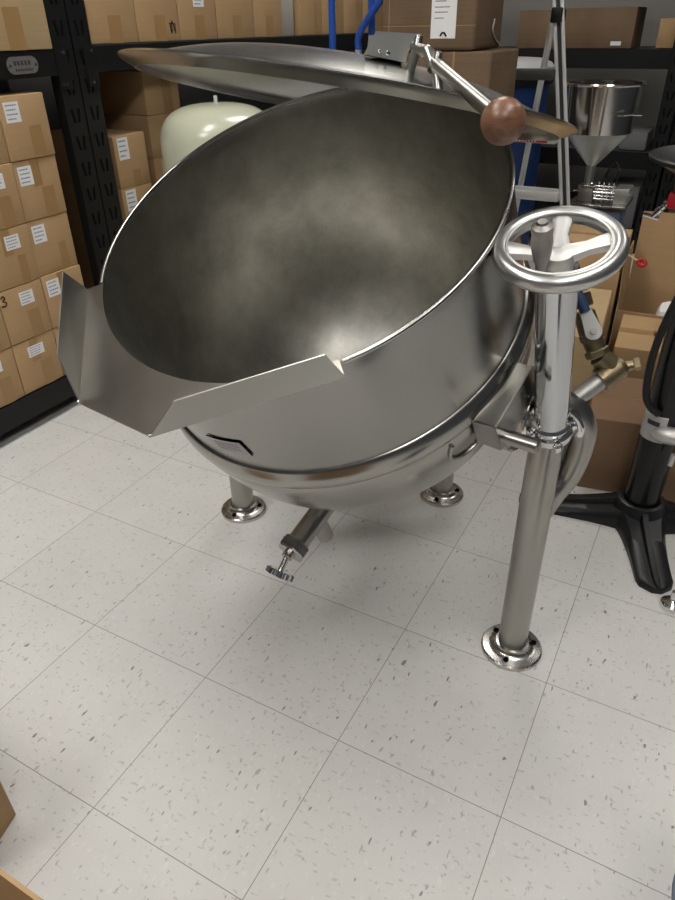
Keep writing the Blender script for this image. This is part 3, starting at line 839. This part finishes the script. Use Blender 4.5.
# ------------------------------------------------------------------ ladder
LY = 2.36
t = thing('step_ladder', (.25, LY, 0), 'aluminium step ladder standing right of the stacked shipping cartons', 'ladder')
def lx(z, s=1): return (.590 - .195 * z) if s > 0 else (-.26 + .195 * z * .8)
def rail(s, off, parent):
    bm = B(); z1 = 1.75
    for o_ in (0, .026):
        a = (lx(0, s) + (o_ - .026) * s, LY + off, 0); b_ = (lx(z1, s) + (o_ - .026) * s, LY + off, z1)
        tube(bm, [a, b_], .0065, 8)
    prism(bm, [(lx(0, s) - .026 * s, LY + off + .004, .0), (lx(0, s), LY + off + .004, .0), (lx(z1, s), LY + off + .004, z1), (lx(z1, s) - .026 * s, LY + off + .004, z1)], (0, .012, 0), mat=1)
    obj('front_rail', bm, ['ladder_aluminium', 'dark_grey'], parent)
rail(1, 0, t); rail(-1, 0, t)
def yleg(z): return LY + .05 + .60 * (1.5 - z)
for s in (1, -1):
    a = (.385 if s > 0 else .02); 
    obj('rear_leg', tube(B(), [(.36 if s > 0 else .05, yleg(1.5) - .33 * 0, 1.5), (.110 if s > 0 else -.02 - .02, yleg(0) - .35, 0)], .012, 8), 'ladder_aluminium', t)
# steps at measured heights
for z, mt1, dz, lab in ((.952, 'dark_grey', .032, None), (.750, 'white_plastic', .030, None), (.555, 'ladder_aluminium', .034, None), (.33, 'ladder_aluminium', .03, None), (.12, 'ladder_aluminium', .03, None), (1.22, 'dark_grey', .03, None), (1.46, 'dark_grey', .03, None)):
    so = obj('step', box(B(), lx(z, -1) + .01, lx(z) - .030, LY - .03, LY + .05, z - dz / 2, z + dz / 2, bev=.004), mt1, t)
    if mt1 == 'white_plastic':
        bm = B(); box(bm, .240, lx(z) - .06, LY - .0312, LY - .0305, z - .012, z + .004)
        x = .245; random.seed(5)
        for k in range(9):
            prism(bm, [(x, LY - .0318, z - .010), (x + .006, LY - .0318, z - .010), (x + .010, LY - .0318, z + .003), (x + .004, LY - .0318, z + .003)], (0, .0006, 0), mat=1); x += .0115
        obj('brand_strip', bm, ['red_plastic', 'white_label'], so, smooth=False, label='red strip with pale slanted lettering')
obj('hinge_block', box(B(), .335, .372, LY - .02, LY + .03, 1.105, 1.150, bev=.006), 'black_enamel', t)
obj('ladder_top', box(B(), .0, .28, LY - .05, LY + .12, 1.745, 1.785, bev=.006), 'dark_grey', t)

# ------------------------------------------------------------------ blue barrel
t = thing('drum', (-.165, 3.35, 0), 'blue plastic drum with a grey lid behind the step ladder', 'drum')
MB = Matrix.Translation((-.165, 3.35, 0)) @ Matrix.Diagonal((1, 1, 1.065, 1))
obj('drum_body', lathe(B(), [(0, 0), (.27, 0), (.285, .02), (.285, .25), (.292, .27), (.285, .29), (.285, .58), (.292, .60), (.285, .62), (.285, .83), (.27, .85), (0, .85)], 56, MB), 'barrel_blue', t)
obj('drum_lid', lathe(B(), [(.296, .81), (.300, .83), (.298, .870), (.285, .885), (.24, .90), (0, .905)], 56, MB), 'lid_grey', t)
obj('lid_ring', lathe(B(), [(.293, .80), (.304, .805), (.304, .845), (.293, .848)], 56, MB, closed=True), 'black_enamel', t)

# ------------------------------------------------------------------ far shelving along the back wall
FY0, FY1 = 3.75, 4.25
t = thing('storage_rack', (.35, 4.0, 0), 'black shelving rack along the far wall behind the hopper', 'shelf')
def post(x, parent, y):
    bm = B(); box(bm, x, x + .07, y, y + .004, 0, 2.0); box(bm, x, x + .003, y, y + .05, 0, 2.0)
    z = .1
    while z < 1.9:
        for s in (-1, 1): prism(bm, [(x + .035 + s * .02, y, z + .018), (x + .035 + s * .012, y, z + .02), (x + .035 + s * .004, y, z - .02), (x + .035 + s * .012, y, z - .02)], (0, -.0008, 0), mat=1)
        z += .0762
    obj('upright_post', bm, ['black_enamel', 'slot_dark'], parent, smooth=False)
for x in (.60, -.75):
    post(x, t, FY0); post(x, t, FY1)
for z in (.985, .52, .12, 1.30):
    obj('beam', box(B(), -.68, .60, FY0 + .002, FY0 + .012, z - .085, z), 'black_enamel', t, smooth=False)
    obj('shelf_deck', box(B(), -.68, .60, FY0 + .012, FY1, z - .012, z - .001), 'dark_grey', t, smooth=False)
t2 = thing('storage_rack', (1.4, 4.0, 0), 'black shelving rack at the far wall, cut by the right edge', 'shelf')
for x in (.68, 2.0):
    post(x, t2, FY0); post(x, t2, FY1)
for z in (.985, .52, .12):
    obj('beam', box(B(), .75, 2.0, FY0 + .002, FY0 + .012, z - .085, z), 'black_enamel', t2, smooth=False)
    obj('shelf_deck', box(B(), .75, 2.0, FY0 + .012, FY1, z - .012, z - .001), 'dark_grey', t2, smooth=False)

G4 = 'cartons on the far shelving'
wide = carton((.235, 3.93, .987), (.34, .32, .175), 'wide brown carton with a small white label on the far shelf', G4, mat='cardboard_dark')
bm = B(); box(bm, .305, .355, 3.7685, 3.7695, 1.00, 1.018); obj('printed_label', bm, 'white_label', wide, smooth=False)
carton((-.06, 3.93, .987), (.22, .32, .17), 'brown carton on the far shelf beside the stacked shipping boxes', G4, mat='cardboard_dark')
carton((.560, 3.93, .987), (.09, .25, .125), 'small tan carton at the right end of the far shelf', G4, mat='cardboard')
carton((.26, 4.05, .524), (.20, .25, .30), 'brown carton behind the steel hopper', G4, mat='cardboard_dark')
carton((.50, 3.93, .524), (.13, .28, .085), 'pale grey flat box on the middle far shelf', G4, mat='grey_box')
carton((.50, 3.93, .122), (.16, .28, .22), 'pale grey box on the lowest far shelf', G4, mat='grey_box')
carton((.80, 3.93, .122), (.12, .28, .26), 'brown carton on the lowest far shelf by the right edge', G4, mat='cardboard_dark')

# ------------------------------------------------------------------ hopper filling machine
HX, HYY = .490, 2.62
t = thing('filling_machine', (HX + .05, HYY, 0), 'steel hopper filling machine on a blue-grey cabinet', 'machine')
MH = Matrix.Translation((HX + .012, HYY, 0))
hp = obj('hopper', lathe(B(), [(.123, .748), (.135, .905), (.146, .907), (.148, .912), (.146, .917), (.131, .915), (.131, .91), (.120, .752)], 56, MH, closed=True), 'hopper_steel', t)
obj('hopper_cone', lathe(B(), [(.123, .750), (.123, .746), (.018, .628), (.018, .560), (.0, .560)], 56, MH), 'cone_steel', t)
obj('hopper_valve', cyl(B(), (HX + .012, HYY, .52), (HX + .012, HYY, .565), .026, seg=20, bev=.003), 'chrome', t)
bm = B()
for z in (.818,):
    tube(bm, [(HX + .085, HYY - .122, z), (HX + .115, HYY - .13, z + .002), (HX + .14, HYY - .11, z + .003), (HX + .17, HYY - .09, z + .001)], .003, 8)
obj('hopper_latch', bm, 'chrome', hp)
obj('machine_plate', box(B(), HX - .035, HX + .180, HYY - .11, HYY + .11, .492, .502, bev=.002), 'steel_rim', t)
obj('cylinder_block', box(B(), HX - .01, HX + .045, HYY - .06, HYY + .04, .502, .555, bev=.004), 'grip_metal', t)
obj('cylinder_cap', box(B(), HX - .012, HX + .05, HYY - .065, HYY + .045, .553, .563, bev=.002), 'steel_flange', t)
obj('control_box', box(B(), HX + .125, HX + .178, HYY - .06, HYY + .04, .502, .560, bev=.003), 'galvanised', t)
bm = B()
for k in range(5): cyl(bm, (HX + .05, HYY - .05, .515 + k * .012), (HX + .125, HYY - .05, .515 + k * .012), .0025, seg=8)
for k in range(4): cyl(bm, (HX + .06 + k * .018, HYY - .04, .502), (HX + .06 + k * .018, HYY - .04, .575), .005, seg=10)
cyl(bm, (HX - .03, HYY - .05, .54), (HX + .18, HYY - .05, .54), .004, seg=10)
obj('drive_rods', bm, 'chrome', t)
obj('pneumatic_hose', tube(B(), [(HX + .11, HYY, .56), (HX + .12, HYY, .61), (HX + .09, HYY + .02, .64), (HX + .07, HYY + .02, .58)], .005, 8, smooth=5), 'rubber', t)
obj('cabinet', box(B(), HX - .015, HX + .165, HYY - .09, HYY + .09, .0, .492, bev=.004), 'cabinet_blue', t)
bm = B(); box(bm, HX + .055, HX + .10, HYY - .092, HYY - .0895, .44, .475); box(bm, HX + .06, HX + .09, HYY - .092, HYY - .0895, .40, .425)
obj('cabinet_label', bm, 'dark_grey', t, smooth=False)

# ------------------------------------------------------------------ pedestal machine at the right edge
CXm, CYm = .992, 1.243
t = thing('pedestal_machine', (CXm, CYm, 0), 'black pedestal machine on a cast three-armed foot at the right edge', 'machine')
bm = B()
def arm(bm, ang, L, w0=.060, w1=.036, h0=.055, h1=.016):
    a = math.radians(ang); d = Vector((math.cos(a), math.sin(a), 0)); s_ = Vector((-d.y, d.x, 0)); o_ = Vector((CXm, CYm, 0))
    rings = []
    for i in range(15):
        f = i / 14; r = .025 + (L - .025) * f
        wv = w1 + (w0 - w1) * (1 - f) ** 3 * 1.2
        if f > .85: wv *= math.sqrt(max(.02, 1 - ((f - .85) / .155) ** 2))
        h = h1 + (h0 - h1) * (1 - f) ** 2
        c = o_ + d * r
        rings.append([bm.verts.new(c + s_ * wv * q + Vector((0, 0, z * h))) for q, z in ((-1, 0), (-1, .6), (-.75, 1), (-.2, 1), (-.12, 1.35), (.12, 1.35), (.2, 1), (.75, 1), (1, .6), (1, 0))])
    for A, C in zip(rings, rings[1:]):
        for k in range(10): bm.faces.new((A[k], A[(k + 1) % 10], C[(k + 1) % 10], C[k]))
    bm.faces.new(rings[0][::-1]); bm.faces.new(rings[-1])
arm(bm, 191, .30, w1=.040); arm(bm, -73, .282, w1=.041); arm(bm, 18, .30)
lathe(bm, [(0, .0), (.072, .0), (.070, .04), (.062, .055), (.058, .068), (.054, .070), (.046, .070)], 40, Matrix.Translation((CXm, CYm, 0)))
obj('cast_foot', bm, 'black_cast', t, angle=45)
obj('column', cyl(B(), (CXm, CYm, .05), (CXm, CYm, .837), .0435, seg=48), 'black_gloss', t)
bm = B(); lathe(bm, [(.0437, .258), (.0447, .259), (.0447, .325), (.0437, .326)], 20, Matrix.Translation((CXm, CYm, 0)), a0=math.radians(195), a1=math.radians(285))
st = obj('sticker', bm, 'silver_label', t, label='silver sticker on the column')
bm = B(); lathe(bm, [(.0450, .300), (.0450, .312)], 10, Matrix.Translation((CXm, CYm, 0)), a0=math.radians(225), a1=math.radians(265))
obj('sticker_print', bm, 'label_ink_dark', st)
bm = B()
kp = Vector((CXm + .020, CYm - .046, .285))
sphere(bm, (0, 0, 0), .026, 20, 12, M=Matrix.Translation(kp) @ Matrix.Diagonal((1.5, .9, .8, 1)))
tube(bm, [kp + Vector((.02, -.01, 0)), kp + Vector((.045, -.01, -.012)), kp + Vector((.05, -.015, -.05))], .010, 12, smooth=4)
cyl(bm, kp + Vector((.022, -.02, -.035)), kp + Vector((.020, -.022, -.065)), .006, seg=12)
obj('height_clamp', bm, 'cast_aluminium', t)
hs = [(CXm - .012, CYm - .050, .335), (CXm - .045, CYm - .055, .37), (CXm - .055, CYm - .05, .45), (CXm - .05, CYm - .05, .53), (CXm - .035, CYm - .05, .61), (CXm - .01, CYm - .05, .69), (CXm + .03, CYm - .05, .78)]
obj('air_hose', tube(B(), hs, .0085, 12, smooth=8), 'rubber', t)
MP = Matrix.Translation((CXm + .018, CYm, .036))
obj('round_table', lathe(B(), [(0, .80), (.09, .80), (.150, .832), (.172, .840), (.174, .847), (.170, .850), (.150, .840), (.090, .812), (0, .812)], 56, MP), 'black_enamel', t, label='dark round dished table on top of the column')
top('mixing_bowl', lathe(B(), [(0, 0), (.03, 0), (.05, .02), (.058, .045), (.055, .045), (.045, .022), (0, .006)], 36), 'white_plastic', (CXm - .045, CYm - .04, .864), 'small white bowl on the dark round table at the right edge', 'bowl')
top('canister', lathe(B(), [(0, 0), (.040, 0), (.044, .01), (.042, .06), (.036, .10), (0, .105)], 32), 'bottle_green', (CXm - .040, CYm + .045, .862), 'grey-green canister on the dark round table', 'canister')
bm = B(); f0 = Vector((.873, 1.19, .772)); f1 = Vector((.905, 1.19, .812))
for k in range(5):
    p = f0.lerp(f1, k / 5); cyl(bm, p, p.lerp(f1, .22), .0075 if k % 2 else .0055, seg=12)
cyl(bm, f0 + Vector((-.018, 0, .002)), f0 + Vector((.012, 0, -.004)), .005, seg=10)
cyl(bm, f1 - Vector((0, 0, .01)), f1 + Vector((.03, .03, .035)), .006, seg=10)
obj('air_fitting', bm, 'chrome', t)
obj('red_grip', box(B(), .894, .960, 1.178, 1.205, .790, .822, bev=.006), 'red_plastic', t, label='red plastic grip under the table')
# levelling foot of something outside the frame
t = top('leveling_foot', lathe(B(), [(0, 0), (.022, 0), (.024, .004), (.024, .012), (.018, .017), (.010, .019), (.007, .022), (.007, .045), (0, .045)], 32), 'chrome', (1.108, .945, 0), 'small chrome levelling foot on the floor at the right edge', 'foot')

# ------------------------------------------------------------------ open cartons behind the handwheel
def open_carton(loc, size, label, group, rz=0, mat='cardboard', flaps=(), th=.004, name='open_carton', lidded=False):
    """flaps: list of (side, length, angle deg up from outward horizontal)"""
    dx, dy, dz = size
    t = thing(name, loc, label, 'cardboard box', group, rz)
    bm = B()
    box(bm, -dx / 2, dx / 2, -dy / 2, dy / 2, 0, th)
    box(bm, -dx / 2, -dx / 2 + th, -dy / 2, dy / 2, th, dz); box(bm, dx / 2 - th, dx / 2, -dy / 2, dy / 2, th, dz)
    box(bm, -dx / 2 + th, dx / 2 - th, -dy / 2, -dy / 2 + th, th, dz); box(bm, -dx / 2 + th, dx / 2 - th, dy / 2 - th, dy / 2, th, dz)
    if lidded: box(bm, -dx / 2 + th, dx / 2 - th, -dy / 2 + th, dy / 2 - th, dz - th, dz - .001)
    obj('box_body', bm, mat, t, world=False, smooth=False)
    for sd_, L, an in flaps:
        a = math.radians(an); bm = B()
        W_ = (dy if sd_ in '+x-x' else dx) * .5 - .003
        box(bm, 0, L, -W_, W_, 0, th)
        R = Matrix.Rotation(-a, 4, 'Y')
        rot = {'+x': 0, '+y': PI / 2, '-x': PI, '-y': -PI / 2}[sd_]
        dist = dx / 2 if 'x' in sd_ else dy / 2
        M = Matrix.Rotation(rot, 4, 'Z') @ Matrix.Translation((dist - .001, 0, dz - .001)) @ R
        obj('flap', bm, mat, t, world=False, smooth=False, M=M)
    return t
G5 = 'cartons piled behind the handwheel'
yaw = math.radians(9.4)
carton((1.021, 1.500, 0), (.45, .285, .222), 'large brown carton standing on the floor behind the black column', G5, rz=yaw, mat='cardboard_brown', tape=[('top', -.225, .225, -.003, .003)])
carton((.908, 1.838, 0), (.215, .29, .282), 'creased tan carton top behind the black hose', G5, rz=yaw * .4, mat='cardboard', tape=[('top', -.1075, .1075, -.02, .02), ('top', -.005, .0, -.145, .145)])
carton((.694, 1.73, 0), (.14, .44, .362), 'narrow tan carton with a pale top right of the gear tube', G5, rz=math.radians(5), mat='cardboard_pale')
open_carton((.907, 2.175, 0), (.30, .27, .27), 'tall open carton with an upright back flap behind the handwheel', G5, rz=0.03, flaps=(('-x', .17, 86), ('+y', .27, 86)), mat='cardboard')
carton((.632, 2.125, 0), (.225, .23, .49), 'tall closed carton seen through the handwheel spokes', G5, rz=.04, mat='cardboard', tape=[('top', -.085, .085, -.012, .012)])
t = top('plastic_pouch', box(B(), -.08, .08, -.06, .07, 0, .262, bev=.03), 'white_label', (.960, 2.175, .0045), 'white plastic pouch inside the tall open carton', 'pouch')
t = top('red_clip', tube(B(), [(-.014, 0, 0), (.0, .004, .012), (.014, 0, .002), (.004, -.004, -.006), (-.010, 0, .004)], .006, 10, smooth=4), 'red_plastic', (.806, 2.020, .440), 'small red plastic clip on a carton edge behind the handwheel', 'clip')
top('wooden_stick', tube(B(), [(-.075, 0, .035), (0, 0, 0)], .0035, 8), 'cardboard_pale', (.794, 2.015, .450), 'thin pale stick leaning against the red clip', 'stick')

# ------------------------------------------------------------------ near cartons and bin (made up) at the frame corners
t = open_carton((.72, -.383, 0), (.50, .30, .45), 'open tan carton cut by the bottom left corner', None, flaps=(('-x', .12, -70), ('-y', .14, -75)))
carton((.100, -.160, 0), (.24, .12, .30), 'small brown carton behind the open one at the left edge', rz=math.radians(16.3), mat='cardboard')
t = thing('bin', (1.235, .16, 0), 'blue-grey plastic bin made up for an unidentified sliver at the bottom right corner', 'bin')  # made-up shape filling in for a blue sliver of unknown origin
obj('standin_body', lathe(B(), [(0, .0), (.085, .0), (.098, .26), (.104, .262), (.104, .268), (.095, .268), (.083, .006), (0, .006)], 48, Matrix.Translation((1.235, .16, 0))), 'blue_grey_plastic', t)
